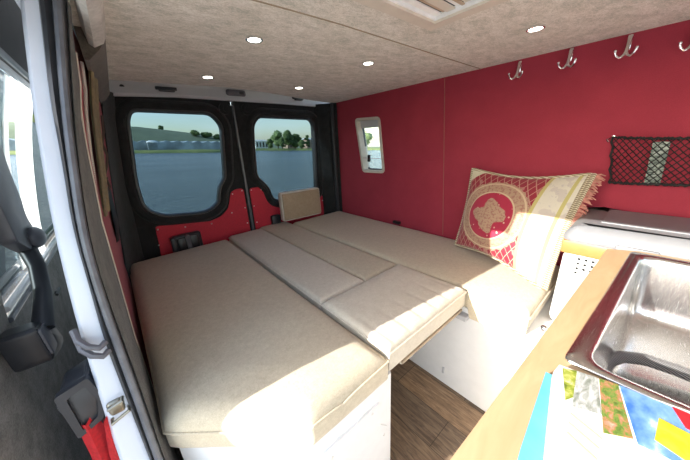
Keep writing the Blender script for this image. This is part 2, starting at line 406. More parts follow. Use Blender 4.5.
tag(e.build('edge_binding', MT['creamedge'], wl, smooth=True), 'cream binding along the front edge')
# overhead strip between ceiling and left wall
cr = MB(); cr.loft([[(.050,y,.262),(.047,y,.245),(.030,y,.222),(.008,y,.200),(.000,y,.20),(.0,y,.262)] for y in (.86,1.0,1.2,1.4,1.56)], closed=True, caps=True)
struct(cr.build('trim_1', MT['wedge'], smooth=True))
cr = MB(); cr.loft([[(.052,y,.262),(.050,y,.252),(.042,y,.236),(.024+.0*y,y,.226),(.016,y,.232),(.012,y,.262)] for y in (.60,.68,.76,.86)], closed=True, caps=True)
struct(cr.build('trim_2', MT['lightpad'], smooth=True))
# right wall with side window hole
hole = smooth_poly([(1.128,.130),(1.333,.139),(1.275,-.190),(1.092,-.188)], .022)   # (y,z)
rw = ring_solid([(-1.3,-1.0),(1.53,-1.0),(1.53,.262),(-1.3,.262)], hole, 'x', 1.244, 1.262)
struct(rw.build('wall_right', MT['red']))
sm = MB(); sm.tube([(1.2435,.723,.262),(1.2435,.702,-.06),(1.2435,.675,-.5)], .0016, 5)
sm.build('wall_seam', MT['seam'], bpy.data.objects['wall_right'])
sm = MB(); sm.tube([(1.2435,1.50,-.095),(1.2435,.74,-.118)], .0009, 5)
sm.build('wall_seam', MT['red'], bpy.data.objects['wall_right'])
# window in right wall
w3 = struct(ring_solid(offset_poly(hole, .006), offset_poly(hole, -.010), 'x', 1.238, 1.300).build('window_3', MT['creamedge'], smooth=True))
inn = smooth_poly([(1.136,.082),(1.312,.087),(1.270,-.172),(1.100,-.172)], .015)
tag(ring_solid(offset_poly(hole, .004), inn, 'x', 1.280, 1.296).build('frame', MT['plastic'], w3), 'dark inner frame')
MB().prism([(1.12,.135),(1.335,.139),(1.322,.082),(1.122,.080)], 'x', 1.270, 1.279).build('blind_cassette', MT['lintel'], w3)
MB().prism(offset_poly(inn, .006), 'x', 1.286, 1.290).build('pane', MT['clear'], w3)
MB().box(1.270,1.284,1.245,1.262,-.13,-.085,.003).box(1.262,1.276,1.236,1.256,-.128,-.112,.003).build('catch', MT['blackpl'], w3)
# ceiling with rooflight hole, rear edge curved
HX = (.275,.672,.02,.437)
rear = [(.05,1.375),(.18,1.36),(.33,1.345),(.47,1.33),(.62,1.36),(.8,1.42),(1.0,1.49),(1.262,1.56)]
ceil_out = [(-.0,-1.3),(1.262,-1.3)]+rear[::-1]+[(.0,1.375)]
cm = ring_solid(ceil_out, [(HX[0],HX[2]),(HX[1],HX[2]),(HX[1],HX[3]),(HX[0],HX[3])], 'z', .262, .285)
cl = struct(cm.build('ceiling', MT['ceil']))
MB().tube([(.20,.56,.262),(.34,.553,.262),(.471,.549,.262),(.7,.553,.262),(.98,.558,.262),(1.244,.562,.262)], .0022, 6).build('carpet_join', MT['cseam'], cl)
# steel roof skin above
ring_solid([(-.10,-1.3),(1.36,-1.3),(1.36,1.70),(-.10,1.70)], [(.285,.03),(.662,.03),(.662,.427),(.285,.427)], 'z', .385, .40).build('roof_skin', MT['whitepaint'], cl)
# rooflight (hatch)
h = thing('rooflight', 'cream framed rooflight with striped blind in the carpeted ceiling', 'rooflight', (.47,.23,.25))
def rect(x0,x1,y0,y1): return [(x0,y0),(x1,y0),(x1,y1),(x0,y1)]
a = ring_solid(rect(HX[0],HX[1],HX[2],HX[3]), rect(HX[0]+.030,HX[1]-.030,HX[2]+.030,HX[3]-.030), 'z', .252, .2615)
a.build('frame', MT['blind'], h)
a = ring_solid(rect(HX[0]+.002,HX[1]-.002,HX[2]+.002,HX[3]-.002), rect(HX[0]+.030,HX[1]-.030,HX[2]+.030,HX[3]-.030), 'z', .263, .37); a.build('surround', MT['plastic'], h)
a = ring_solid(rect(HX[0]+.029,HX[1]-.029,HX[2]+.029,HX[3]-.029), rect(HX[0]+.034,HX[1]-.034,HX[2]+.034,HX[3]-.034), 'z', .257, .268); a.build('inner_frame', MT['slatw'], h)
a = ring_solid(rect(HX[0]-.004,HX[1]+.004,HX[2]-.004,HX[3]+.004), rect(HX[0]+.002,HX[1]-.002,HX[2]+.002,HX[3]-.002), 'z', .2590, .2618); a.build('shadow_line', MT['blackpl'], h)  # thin black ring, paints the shadow line round the frame
y = HX[3]-.036
k = 0
widths = [.016,.010,.022,.012,.007,.018,.026,.012,.017,.020]
while y > HX[2]+.04:
    w = min(widths[k % len(widths)], y-HX[2]-.036)
    MB().box(HX[0]+.035, HX[1]-.035, y-w*.9, y, .2625+.003*(k%2), .2650+.003*(k%2)).build('slat', (MT['slatw'], MT['slat'], MT['blind'])[k % 3], h); y -= w; k += 1
MB().box(HX[0]+.04,HX[1]-.04,HX[2]+.04,HX[3]-.04,.365,.372).build('dome', MT['dome'], h)
# downlights
d0 = thing('ceiling_light', 'x', 'ceiling light', (.339,.73,.262), 'recessed ceiling downlights')
c = (.339,.73)
ro = [(c[0]+.021*math.cos(a*PI/16), c[1]+.021*math.sin(a*PI/16)) for a in range(32)]
ri = [(c[0]+.016*math.cos(a*PI/16), c[1]+.016*math.sin(a*PI/16)) for a in range(32)]
ring_solid(ro, ri, 'z', .257, .2625, c=c).build('bezel', MT['chrome'], d0, smooth=True)
MB().disc((c[0],c[1],0), .0165, 'z', .2585, .262).build('lens', MT['lamp'], d0)
d0['label'] = 'lit round ceiling downlight, nearest to the left doorway trim, large and fully round'
for (x, y), lb in (((.335,1.163),'small lit downlight above the left rear window'), ((.745,1.188),'small lit downlight above the right rear window'),
        ((.750,.731),'lit downlight in the ceiling beyond the rooflight corner, before the carpet join'), ((.923,.284),'lit downlight nearest the coat hooks on the red wall')):
    dup(d0, (x-.339, y-.73, 0), lb)

# ------------------------------------------------------------------ rear: lintel, doors, corner trims
lt = struct(MB().loft([[(-.02,1.66,.40),(-.02,1.655,.30),(-.02,1.64,.262),(-.02,1.64,.246),(-.02,1.70,.246),(-.02,1.70,.40)],
    [(.3,1.66,.40),(.3,1.655,.31),(.3,1.64,.272),(.3,1.64,.258),(.3,1.70,.258),(.3,1.70,.40)],
    [(.9,1.66,.40),(.9,1.655,.31),(.9,1.64,.268),(.9,1.64,.254),(.9,1.70,.254),(.9,1.70,.40)],
    [(1.34,1.66,.40),(1.34,1.655,.30),(1.34,1.64,.262),(1.34,1.64,.246),(1.34,1.70,.240),(1.34,1.70,.40)]], closed=True, caps=True).build('trim_3', MT['lintel']))
for x0, x1 in ((.225,.315), (.975,1.055)):
    MB().box(x0,x1,1.635,1.66,.288,.302,.003).box(x0+.012,x1-.012,1.625,1.65,.280,.292,.003).build('door_catch', MT['plastic'], lt, smooth=True)
MB().box(.555,.665,1.635,1.66,.282,.316,.012,4).build('lamp_housing', MT['plasticg'], lt, smooth=True)
MB().box(.625,.650,1.630,1.64,.290,.306,.003).build('lamp_switch', MT['plastic'], lt)
for x in (.10, 1.235): MB().disc((x,0,.292), .009, 'y', 1.650, 1.66, 12).build('rubber_plug', MT['blackpl'], lt)
# glass outlines in (x, z)
gl = [(.110,.197),(.456,.191),(.502,.130),(.470,-.130),(.463,-.165),(.425,-.215),(.412,-.262),(.404,-.300),(.350,-.338),(.300,-.345),(.120,-.325),(.065,-.285),(.046,-.245),(.046,-.141),(.085,.150)]
gr = [(.728,.180),(1.105,.172),(1.133,.140),(1.128,0),(1.112,-.340),(1.09,-.365),(.80,-.365),(.755,-.345),(.738,-.320),(.726,-.262),(.700,-.225),(.668,-.190),(.657,-.160),(.670,0),(.684,.130)]
gl = smooth_poly(gl, .03, 3); gr = smooth_poly(gr, .03, 3)
def y_at(z): return 1.65
def rear_door(n, outer, g, label_handle):
    d = struct(ring_solid(smooth_poly(outer, .02, 3), g, 'y', 1.650, 1.70).build('door_%d' % n, MT['black'], smooth=True))
    # raised moulding round the window
    O, I = ring(offset_poly(g, .052), offset_poly(g, .006))
    N = len(O); rows = []
    for t, yy in ((0, 1.652), (.12, 1.640), (.4, 1.630), (.7, 1.632), (.9, 1.642), (1, 1.655)):
        rows.append([(o[0]*(1-t)+i[0]*t, yy, o[1]*(1-t)+i[1]*t) for o, i in zip(O, I)])
    MB().loft(rows, closed=True).build('window_moulding', MT['black'], d, smooth=True)
    O, I = ring(offset_poly(g, .007), offset_poly(g, -.008))
    rows = []
    for t, yy in ((0, 1.652), (.2, 1.645), (.6, 1.645), (1, 1.655), (1, 1.685)):
        rows.append([(o[0]*(1-t)+i[0]*t, yy, o[1]*(1-t)+i[1]*t) for o, i in zip(O, I)])
    MB().loft(rows, closed=True).build('window_rubber', MT['rubber'], d, smooth=True)
    tag(MB().prism(g, 'y', 1.676, 1.680).build('window_pane', MT['tint'], d), 'tinted glass pane')
    return d
dl = rear_door(1, [(-.02,.264),(.570,.266),(.566,-.95),(-.03,-.95)], gl, '')
dr = rear_door(2, [(.588,.266),(1.19,.262),(1.18,-.95),(.584,-.95)], gr, '')
MB().loft([[(.571,1.66,.232),(.574,1.642,.232),(.583,1.640,.232),(.588,1.66,.232)],[(.563,1.66,-.95),(.566,1.642,-.95),(.577,1.640,-.95),(.582,1.66,-.95)]]).build('seal_strip', MT['rubber2'], dr)
pl = [(.068,-.365),(.110,-.372),(.330,-.400),(.395,-.385),(.445,-.345),(.462,-.300),(.478,-.250),(.510,-.236),(.556,-.238),(.552,-.72),(.045,-.72)]
p = MB().prism(smooth_poly(pl, .018, 3), 'y', 1.643, 1.651).build('lower_panel', MT['redpanel'], dl, smooth=True)
for x, z in ((.075,-.385),(.20,-.402),(.335,-.415),(.46,-.375),(.485,-.262),(.545,-.25),(.545,-.36),(.543,-.46),(.060,-.47)):
    MB().ball((x,1.642,z), .0042, (1,.5,1), 8).build('screw', MT['screw'], p, smooth=True)
pr = [(.594,-.242),(.672,-.246),(.700,-.268),(.722,-.330),(.735,-.385),(.80,-.410),(1.10,-.408),(1.150,-.38),(1.160,-.40),(1.155,-.72),(.590,-.72)]
p = MB().prism(smooth_poly(pr, .018, 3), 'y', 1.643, 1.651).build('lower_panel', MT['redpanel'], dr, smooth=True)
for x, z in ((.603,-.255),(.668,-.262),(.604,-.36),(.71,-.335),(.605,-.47),(1.145,-.42)):
    MB().ball((x,1.642,z), .0042, (1,.5,1), 8).build('screw', MT['screw'], p, smooth=True)
hd = MB().box(.122,.262,1.600,1.645,-.56,-.434,.012,3).box(.112,.135,1.59,1.64,-.56,-.440,.006).build('door_handle', MT['plastic'], dl, smooth=True)
MB().box(.140,.184,1.588,1.605,-.56,-.446,.006).box(.198,.245,1.590,1.605,-.56,-.442,.006).build('lever', MT['blackpl'], hd, smooth=True)
MB().prism([(.180,-.440),(.192,-.432),(.204,-.44),(.200,-.56),(.184,-.56)], 'y', 1.580, 1.605).build('latch_tongue', MT['plasticg'], hd)
MB().box(.700,.765,1.61,1.645,-.53,-.445,.01,2).build('door_handle', MT['plastic'], dr, smooth=True)
for dd, x in ((dl,.530), (dr,.652)):
    MB().disc((x,0,.214), .030, 'y', 1.636, 1.652, 20).disc((x+.003,0,.212), .014, 'y', 1.630, 1.640, 16).build('lock_cover', MT['black'], dd, smooth=True)
# corner trims
mb = MB(); Z2 = [.262,.15,0,-.15,-.3,-.5,-1.0]
xr = [(.262,.075),(.1,.045),(-.15,.018),(-.5,.005),(-1,.0)]
rows = []
for t, f in ((0,(0,1.50)),(.15,(.15,1.545)),(.5,(.45,1.60)),(.85,(.85,1.637)),(1,(1,1.66))):
    rows.append([(interp(LWF,z)+.004+(interp(xr,z)-interp(LWF,z))*f[0]*.8, f[1], z) for z in Z2])
mb.loft(rows); rows2 = [[(x-.05,y+.03,z) for x,y,z in r] for r in rows]; mb.loft(rows2)
struct(mb.build('trim_4', MT['black'], smooth=True))
mb = MB(); Z3 = [.262,.1,-.1,-.3,-.5,-1.0]
prof = [(1.262,1.522),(1.238,1.522),(1.228,1.535),(1.215,1.545),(1.208,1.560),(1.200,1.562),(1.188,1.590),(1.160,1.612),(1.150,1.630),(1.150,1.66),(1.262,1.66)]
mb.loft([[(x, y, z) for x, y in prof] for z in Z3], closed=True, caps=True)
tr5 = struct(mb.build('trim_5', MT['black'], smooth=True, angle=30))
MB().tube([(1.213,1.538,z) for z in Z3], .010, 10).build('corner_pipe', MT['plastic'], tr5, smooth=True)

# ------------------------------------------------------------------ left door aperture: pillar, seal, carpet trim
def yp(z): return .640+.22*z
WLt = [(.4,-.020),(.230,-.054),(.087,-.079),(-.047,-.098),(-.109,-.106),(-.206,-.115),(-.291,-.121),(-.402,-.126),(-.503,-.130),(-1.0,-.14)]
WRt = [(.4,-.005),(.235,-.033),(.088,-.059),(.012,-.067),(-.114,-.085),(-.198,-.089),(-.314,-.096),(-.424,-.095),(-.531,-.094),(-1,-.090)]
SRt = [(.4,.035),(.244,.001),(.090,-.032),(.011,-.048),(-.118,-.068),(-.169,-.072),(-.241,-.074),(-.327,-.073),(-.439,-.073),(-.547,-.075),(-1,-.070)]
CRt = SRt
ZP = [.385-.02*i for i in range(70)]; ZP = [z for z in ZP if z >= -1.0]
def sm_i(tab, z): return sum(interp(tab, z+d) for d in (-.04,-.02,0,.02,.04))/5
pm = MB(); pm.loft([[(sm_i(WLt,z)-.004, .86, z), (sm_i(WLt,z)-.003, yp(z)+.03, z), (sm_i(WLt,z), yp(z)+.004, z), (sm_i(WLt,z)+.005, yp(z)-.001, z), (sm_i(WRt,z), yp(z), z),
     (sm_i(SRt,z), yp(z)+.004, z), (sm_i(SRt,z), yp(z)+.05, z), (sm_i(SRt,z)-.012,.86,z)] for z in ZP], closed=True, caps=True)
tr6 = struct(pm.build('trim_6', MT['whitepaint'], smooth=True))
sl = MB()
def lerp(a, b, t): return a+(b-a)*t
def sx(z, t): return lerp(sm_i(WRt,z), sm_i(SRt,z), t)
sl.loft([[(sx(z,.02), yp(z)-.001, z),(sx(z,.08), yp(z)-.008, z),(sx(z,.25), yp(z)-.011, z),(sx(z,.40), yp(z)-.006, z),(sx(z,.48), yp(z)-.004, z),(sx(z,.58), yp(z)-.009, z),(sx(z,.78), yp(z)-.013, z),(sx(z,.95), yp(z)-.006, z),(sx(z,1.0), yp(z)+.004, z)] for z in ZP])
tag(sl.build('door_seal', MT['rubber'], tr6, smooth=True), 'grey rubber door seal')
sl = MB(); sl.tube([(sx(z,.70), yp(z)-.009, z) for z in ZP], .006, 8); tag(sl.build('seal_bead', MT['rubber2'], tr6, smooth=True), 'lighter bead of the seal')
# carpet trim from the seal to the red panel
ct = MB(); ct.loft([[(sm_i(CRt,z)+.002, yp(z)-.004, z) for z in ZP if z < .255], [(sm_i(CRt,z)+.004, yp(z)+.02, z) for z in ZP if z < .255],
    [(lerp(sm_i(CRt,z),interp(LW,z),.5)+.004, .74, z) for z in ZP if z < .255], [(interp(LW,z)+.002, .856, z) for z in ZP if z < .255], [(interp(LW,z)-.028, .856, z) for z in ZP if z < .255], [(sm_i(SRt,z)-.002, yp(z)+.01, z) for z in ZP if z < .255],[(sm_i(CRt,z)+.002, yp(z)-.004, z) for z in ZP if z < .255]])
struct(ct.build('trim_7', MT['grey2'], smooth=True))
# outer body side behind pillar
bs = MB(); bs.loft([[(sm_i(WLt,z)-.002,.80,z) for z in ZP],[(sm_i(WLt,z)-.004,1.2,z) for z in ZP],[(sm_i(WLt,z)+.006,1.70,z) for z in ZP]])
struct(bs.build('wall_left_outer', MT['whitepaint'], smooth=True))
# striker, rubber loop on the pillar
MB().box(-.122,-.098,.540,.560,-.448,-.418,.006,3).tube([(-.120,.541,-.450),(-.120,.528,-.450),(-.094,.528,-.440),(-.094,.541,-.440)], .003, 8).tube([(-.118,.541,-.425),(-.118,.530,-.420),(-.098,.530,-.416),(-.098,.541,-.416)], .003, 8).build('door_striker', MT['zinc'], tr6, smooth=True)
lp = MB()
for dz in (0, -.018):
    lp.tube([(-.092,.556,-.306+dz),(-.100,.548,-.308+dz),(-.112,.550,-.300+dz),(-.122,.560,-.288+dz),(-.125,.575,-.274+dz)], .0052, 8)
tag(lp.build('rubber_loop', MT['plasticg'], tr6, smooth=True), 'grey rubber cable loop')
# roof header over the doorway
hm = struct(MB().box(-.085,.0,-1.3,.66,.268,.385,.008).build('trim_8', MT['whitepaint'], smooth=True))

# ------------------------------------------------------------------ open sliding door outside
DX = [(.45,-.07),(.30,-.105),(.20,-.130),(.1,-.165),(0,-.192),(-.15,-.225),(-.30,-.250),(-.6,-.268),(-1.05,-.275)]
def yf(z): return .636+.222*z
def dpanel(z0, z1, y0, y1, off=0.0, th=.035, n=14):
    zz = [z0+(z1-z0)*i/n for i in range(n+1)]
    f0 = y0 if callable(y0) else (lambda z: y0); f1 = y1 if callable(y1) else (lambda z: y1)
    X = lambda z: sm_i(DX, z)+off
    m = MB(); m.loft([[(X(z),f0(z),z),(X(z),f1(z),z),(X(z)-th,f1(z),z),(X(z)-th,f0(z),z)] for z in zz], closed=True, caps=True); return m
sd = struct(dpanel(-1.05,-.315, yf, 2.05).build('door_3', MT['grey']))
dpanel(.215,.36, .60, 2.05).build('door_upper', MT['black'], sd)
dpanel(-.315,.215, yf, .80).build('door_front_post', MT['grey'], sd)
dpanel(-.315,.215, 1.95, 2.05).build('door_rear_post', MT['grey'], sd)
dpanel(-1.05,.38, .60, 2.08, -.036, .01).f and None
ob = MB(); ob.loft([[(sm_i(DX,z)-.04, yf(z)-.012, z),(sm_i(DX,z)-.036, yf(z)-.004, z),(sm_i(DX,z)-.0, yf(z)-.001, z)] for z in [-1.05+.1*i for i in range(15)]])
ob.build('door_edge', MT['whitepaint'], sd)
for nm, za in (('window_rail', .212), ('window_rail', .190), ('window_rail', -.312), ('window_rail', -.288)):
    m = MB().tube([(sm_i(DX,za)+.001, y, za) for y in (.80,1.2,1.6,1.95)], .0065, 8); m.build(nm, MT['rubber2'] if abs(za) > .2 and za != -.288 else MT['lintel'], sd, smooth=True)
tag(dpanel(-.30,.20, 1.11, 1.28, -.008, .003).build('bright_strip', MT['glowstrip'], sd), 'white translucent strip added for the bright streak in the door window')  # translucent strip added so the sun makes a bright streak in the window
dpanel(-.30,.20, .80, 1.10, -.020, .004).build('window_pane', MT['smoke'], sd)
tag(dpanel(-.30,.20, 1.285, 1.95, -.020, .004).build('window_pane', MT['green'], sd), 'dark green tinted pane')
# grab handle
gh = MB().prism(smooth_poly([(.80,-.155),(.86,-.19),(.905,-.205),(.950,-.175),(.925,-.125),(.945,-.085),(.955,-.02),(.99,.06),(1.02,.12),(.80,.12)], .012, 3), 'x', -.215, -.19, .004).build('grab_handle', MT['plasticg'], sd, smooth=True)
MB().ball((-.185,.895,-.170), .032, (.5,1,.75), 16).build('handle_knob', MT['plasticg'], gh, smooth=True)
MB().tube([(-.20,.875,-.19),(-.190,.840,-.225),(-.188,.79,-.27),(-.196,.735,-.325)], [.015,.014,.014,.017], 12).build('handle_bar', MT['plastic'], gh, smooth=True)
MB().prism(smooth_poly([(.69,-.300),(.745,-.306),(.79,-.335),(.805,-.392),(.775,-.400),(.70,-.382)], .010, 3), 'x', -.245, -.192, .006).build('handle_base', MT['plastic'], gh, smooth=True)
MB().prism(smooth_poly([(.694,-.306),(.740,-.312),(.742,-.372),(.702,-.370)], .006, 3), 'x', -.194, -.189, .001).build('handle_plate', MT['plasticg'], gh, smooth=True)
tag(MB().ball((-.245,1.14,-.40), .012, (.4,1,.6), 10).tube([(-.242,1.12,-.40),(-.24,1.16,-.395)], .004, 6).build('clip', MT['blackpl'], sd, smooth=True), 'small black clip')
# latch housing + red webbing hanging beside pillar
class MBL(MB):
    def build(s, *a, **k):
        s.v = [(p[0]*1.16, p[1]*1.16, p[2]*1.16) for p in s.v]; return MB.build(s, *a, **k)
lh = thing('latch_housing', 'black plastic latch housing beside the white door pillar', 'latch', (-.13,.50,-.43))
MBL().prism(smooth_poly([(-.143,-.318),(-.112,-.308),(-.104,-.352),(-.114,-.392),(-.146,-.408),(-.156,-.345)], .006, 3), 'y', .490, .535, .004).build('body', MT['plastic'], lh, smooth=True)
MBL().prism(smooth_poly([(-.140,-.330),(-.118,-.322),(-.112,-.353),(-.119,-.382),(-.139,-.394)], .004, 3), 'y', .484, .491, .001).build('face_plate', MT['rubber'], lh, smooth=True)
LR = MBL(); LR_ = ring_solid(smooth_poly([(-.150,-.320),(-.112,-.310),(-.105,-.352),(-.114,-.390),(-.147,-.405)], .005, 3), smooth_poly([(-.140,-.330),(-.118,-.322),(-.112,-.353),(-.119,-.382),(-.139,-.394)], .004, 3), 'y', .480, .491); LR.v = LR_.v; LR.f = LR_.f; LR.build('rim', MT['plastic'], lh, smooth=True)
rc = MBL()
for k, (x0, x1, y) in enumerate(((-.146,-.122,.49),(-.124,-.103,.475))):
    rc.loft([[(x0+.01*k,y,-.385),((x0+x1)/2,y-.012,-.385),(x1,y,-.375)],[(x0,y-.004,-.45),((x0+x1)/2,y-.016,-.45),(x1+.004,y,-.45)],[(x0-.01,y,-.55),((x0+x1)/2-.005,y-.012,-.55),(x1,y,-.55)],[(x0-.03,y,-.98),((x0+x1)/2-.02,y-.01,-.98),(x1-.01,y,-.98)]])
tag(rc.build('red_webbing', MT['redcloth'], None, smooth=True), 'red webbing hanging below the black latch housing', 'webbing')

# things hanging on the left wall
cu = thing('tieback_curtain', 'gathered gold brocade curtain strip hanging on the left red wall', 'curtain', (-.03,.95,-.16))
path = [(.006,.20),(-.006,.15),(-.014,.115),(-.030,.02),(-.040,-.04),(-.052,-.10),(-.062,-.16)]
m = MB(); rows = []
for i, (x, z) in enumerate(path):
    w = .016+.003*math.sin(i*1.4)
    rows.append([(x+.008*t/6+w*.25*math.sin(t*2.0), .95+.16*t/6, z) for t in range(7)])
m.loft(rows); m.loft([[(a-.004,b,c_) for a,b,c_ in r] for r in rows]); m.build('cloth', MT['goldcloth'], cu, smooth=True)
tag(MB().tube([(x, .925, z) for x, z in ((-.006,.21),(-.016,.15),(-.028,.10),(-.044,.015),(-.056,-.06),(-.066,-.13),(-.072,-.18))], [.0035,.004,.0035,.004,.0035,.0035,.002], 8).build('trim_braid', MT['silver'], cu, smooth=True), 'silver braided trim')
co = [(-.001,1.17,.12),(-.010,1.17,.07),(-.022,1.18,.035),(-.020,1.2,.0),(-.030,1.2,-.035),(-.043,1.19,-.065),(-.040,1.2,-.10),(-.054,1.2,-.135)]
tag(MB().tube(co, .0035, 6).ball((-.044,1.19,-.072), .008, (1,1,.8), 8).build('hanging_cord', MT['cord'], None, smooth=True), 'brown hanging cord with a bead on the left red wall', 'cord')
tag(MB().loft([[(-.047,1.14,-.10),(-.040,1.24,-.10)],[(-.052,1.14,-.16),(-.046,1.26,-.16)],[(-.060,1.15,-.24),(-.052,1.27,-.24)],[(-.072,1.16,-.29),(-.064,1.24,-.30)]]).loft([[(-.050,1.14,-.10),(-.043,1.24,-.10)],[(-.055,1.14,-.16),(-.049,1.26,-.16)],[(-.063,1.15,-.24),(-.055,1.27,-.24)],[(-.075,1.16,-.29),(-.067,1.24,-.30)]]).build('black_strap', MT['strap'], None), 'flat black strap hanging low on the left red wall', 'strap')

# ------------------------------------------------------------------ bed
def dist_seg(p, a, b):
    ab = b-a; t = max(0, min(1, (p-a).dot(ab)/ab.length_squared)); return (p-a-ab*t).length
def cushion(name, poly, xl, xr, y0, y1, zt, zb, mat, r=.03, puff=.006, label='', ribs=None, pipe=True, wob=.003, seed=0, nx=34, ny=44):
    P = [Vector(p) for p in poly]
    def stops(n):
        e = [0,.03,.12,.3,.6,1.0]
        return e
    def params(L, n):
        ed = [r*q for q in (0,.08,.25,.5,.8,1.15)]
        inner = [ed[-1]+(L-2*ed[-1])*i/n for i in range(1, n)]
        return [q/L for q in ed]+[q/L for q in inner]+[1-q/L for q in ed[::-1]]
    V = params(y1-y0, ny); U = params(.42, nx)
    vs = []; fs = []; nu = len(U); nv = len(V)
    for v in V:
        y = y0+(y1-y0)*v; a = xl(y); b = xr(y)
        for u in U:
            x = a+(b-a)*u; p = Vector((x, y))
            d = min(dist_seg(p, P[i], P[(i+1) % len(P)]) for i in range(len(P)))
            e = min(d, r); z = zt-r+math.sqrt(max(0, r*r-(r-e)**2))
            k = min(1, d/(3*r)); z += puff*k*k*(3-2*k)
            z += wob*noise.noise(Vector((x*6+seed, y*6, 0)))*k + wob*.35*noise.noise(Vector((x*22+seed, y*22, 3)))*min(1, d/r)
            if ribs: z += ribs(x, y)*min(1, d/r)
            vs.append((x, y, z))
    for j in range(nv-1):
        for i in range(nu-1): fs.append((j*nu+i, j*nu+i+1, (j+1)*nu+i+1, (j+1)*nu+i))
    bd = [i for i in range(nu)]+[j*nu+nu-1 for j in range(1, nv)]+[(nv-1)*nu+i for i in range(nu-2, -1, -1)]+[j*nu for j in range(nv-2, 0, -1)]
    cx = sum(p.x for p in P)/len(P); cy = sum(p.y for p in P)/len(P); prev = bd; base = len(vs)
    H = zt-r-zb; rows = [(.25,.0004),(.5,.0007),(.78,0),(.93,-.003),(1,-.012)]
    for t, o in rows:
        new = []
        for idx in bd:
            x, y, z = vs[idx]; n = Vector((x-cx, y-cy)); n.normalize()
            wv = .0015*noise.noise(Vector((x*15, y*15, t*3+seed)))
            new.append(len(vs)); vs.append((x+n.x*(o+wv), y+n.y*(o+wv), z-(z-zb)*t if t == 1 else zt-r-H*t))
        L = len(bd)
        for i in range(L): fs.append((prev[i], prev[(i+1) % L], new[(i+1) % L], new[i]))
        prev = new
    fs.append(tuple(prev))
    m = MB(); m.add(vs, fs); t = thing(name, label, 'cushion', (cx, cy, zb))
    m.build('cover', mat, t, smooth=True, angle=80)
    if pipe:
        q = [vs[i] for i in bd]; q = [(x+(x-cx)*.003, y+(y-cy)*.003, z+.002) for x, y, z in q]
        MB().tube(q, .0028, 6, closed=True).build('piping', mat, t, smooth=True)
    return t
ZT = -.503
lp_ = [(.166,.338),(.398,.335),(.394,1.585),(-.085,1.585),(-.064,.70),(-.062,.535),(-.010,.490)]
def l_xl(y):
    pts = [(.338,.166),(.490,-.010),(.535,-.062),(.70,-.064),(1.585,-.085)]
    if y <= .338: return .168
    for (a, va), (b, vb) in zip(pts, pts[1:]):
        if y <= b: return va+(vb-va)*(y-a)/(b-a)
    return -.085
cushion('seat_cushion', lp_, l_xl, lambda y: .396, .337, 1.585, ZT, -.596, MT['cushion'], .042, .008, 'large beige seat cushion on the left box, cut corner nearest the door pillar', seed=1, nx=36, ny=60)
def ribs(x, y):
    t = max(0, 1-abs(y-.37)/.13)
    g = math.exp(-((((x-.40)*14.5) % 1.0)-.5)**2/.012)
    return -.0032*g*t
bx = lambda a, b: (lambda y: a, lambda y: b)
def rectcush(x0, x1, y0, y1, zt, zb, mat, r, puff, label, **kw):
    return cushion('seat_cushion', [(x0,y0),(x1,y0),(x1,y1),(x0,y1)], lambda y: x0, lambda y: x1, y0, y1, zt, zb, mat, r, puff, label, **kw)
rectcush(.403, .809, .338, .630, ZT+.006, -.575, MT['cushion2'], .018, .004, 'front middle cushion with pinched ribs along its near edge, over the floor gap', ribs=ribs, seed=3, ny=40, nx=60)
rectcush(.403, .610, .638, 1.60, ZT+.002, -.585, MT['cushion2'], .016, .003, 'narrow pale middle cushion beside the large left cushion, behind the ribbed one', seed=5)
rectcush(.617, .809, .638, 1.64, ZT-.002, -.585, MT['cushion'], .016, .003, 'narrow beige middle cushion beside the right cushion, reaching the back doors', seed=8)
rectcush(.817, 1.236, .150, 1.555, ZT, -.580, MT['cushion'], .022, .004, 'long beige cushion along the red wall under the brocade pillow', seed=11, ny=60)
# flap hanging down from right cushion
tag(MB().loft([[(.815,.15,-.520),(.815,.328,-.520)],[(.812,.15,-.56),(.812,.330,-.56)],[(.813,.15,-.605),(.811,.318,-.612)]]).loft([[(.8175,.15,-.520),(.8175,.328,-.520)],[(.816,.15,-.56),(.816,.330,-.56)],[(.817,.15,-.605),(.815,.318,-.612)]]).build('cloth_flap', MT['cushion'], None), 'beige cloth flap hanging over the front of the right bench', 'cloth')
# bench boxes
lb = thing('bench_box', 'white storage box under the left cushion', 'bench box', (.2,.9,-1))
MB().prism([(.168,.350),(.424,.350),(.430,.358),(.430,1.60),(-.05,1.60),(-.05,.545),(-.003,.498)], 'z', -.999, -.598).build('carcass', MT['white'], lb)
MB().prism([(.19,-.95),(.405,-.95),(.405,-.78),(.375,-.745),(.37,-.66),(.19,-.655)], 'y', .345, .352).build('access_panel', MT['white'], lb)
for x, z in ((.345,-.675),(.21,-.69),(.39,-.80),(.39,-.92)): MB().ball((x,.345,z), .004, (1,.5,1), 8).build('screw', MT['screw'], lb)
rb = thing('bench_box', 'white storage box under the right cushion, beside the wood floor', 'bench box', (1.03,.7,-1))
MB().prism([(.832,.066),(.832,1.62),(1.240,1.62),(1.240,-.34),(.922,-.34),(.922,.066)], 'z', -.999, -.583).build('carcass', MT['white'], rb)
MB().box(.820,.834,.10,1.60,-.600,-.583,.002).build('lip', MT['white'], rb)
MB().box(.802,.834,.325,.365,-.630,-.611,.003).build('latch_plate', MT['lintel'], rb)
MB().box(.826,.833,.398,.408,-.945,-.915,.002).build('catch', MT['lintel'], rb)
# bridging board under the middle
mb_ = thing('bed_board', 'cream covered bridging board under the middle cushions', 'board', (.62,.9,-.61))
MB().box(.470,.817,.350,1.62,-.606,-.588,.004).build('board', MT['cushion2'], mb_)
MB().box(.470,.815,.346,.352,-.600,-.590,.001).build('edge_strip', MT['brown'], mb_)
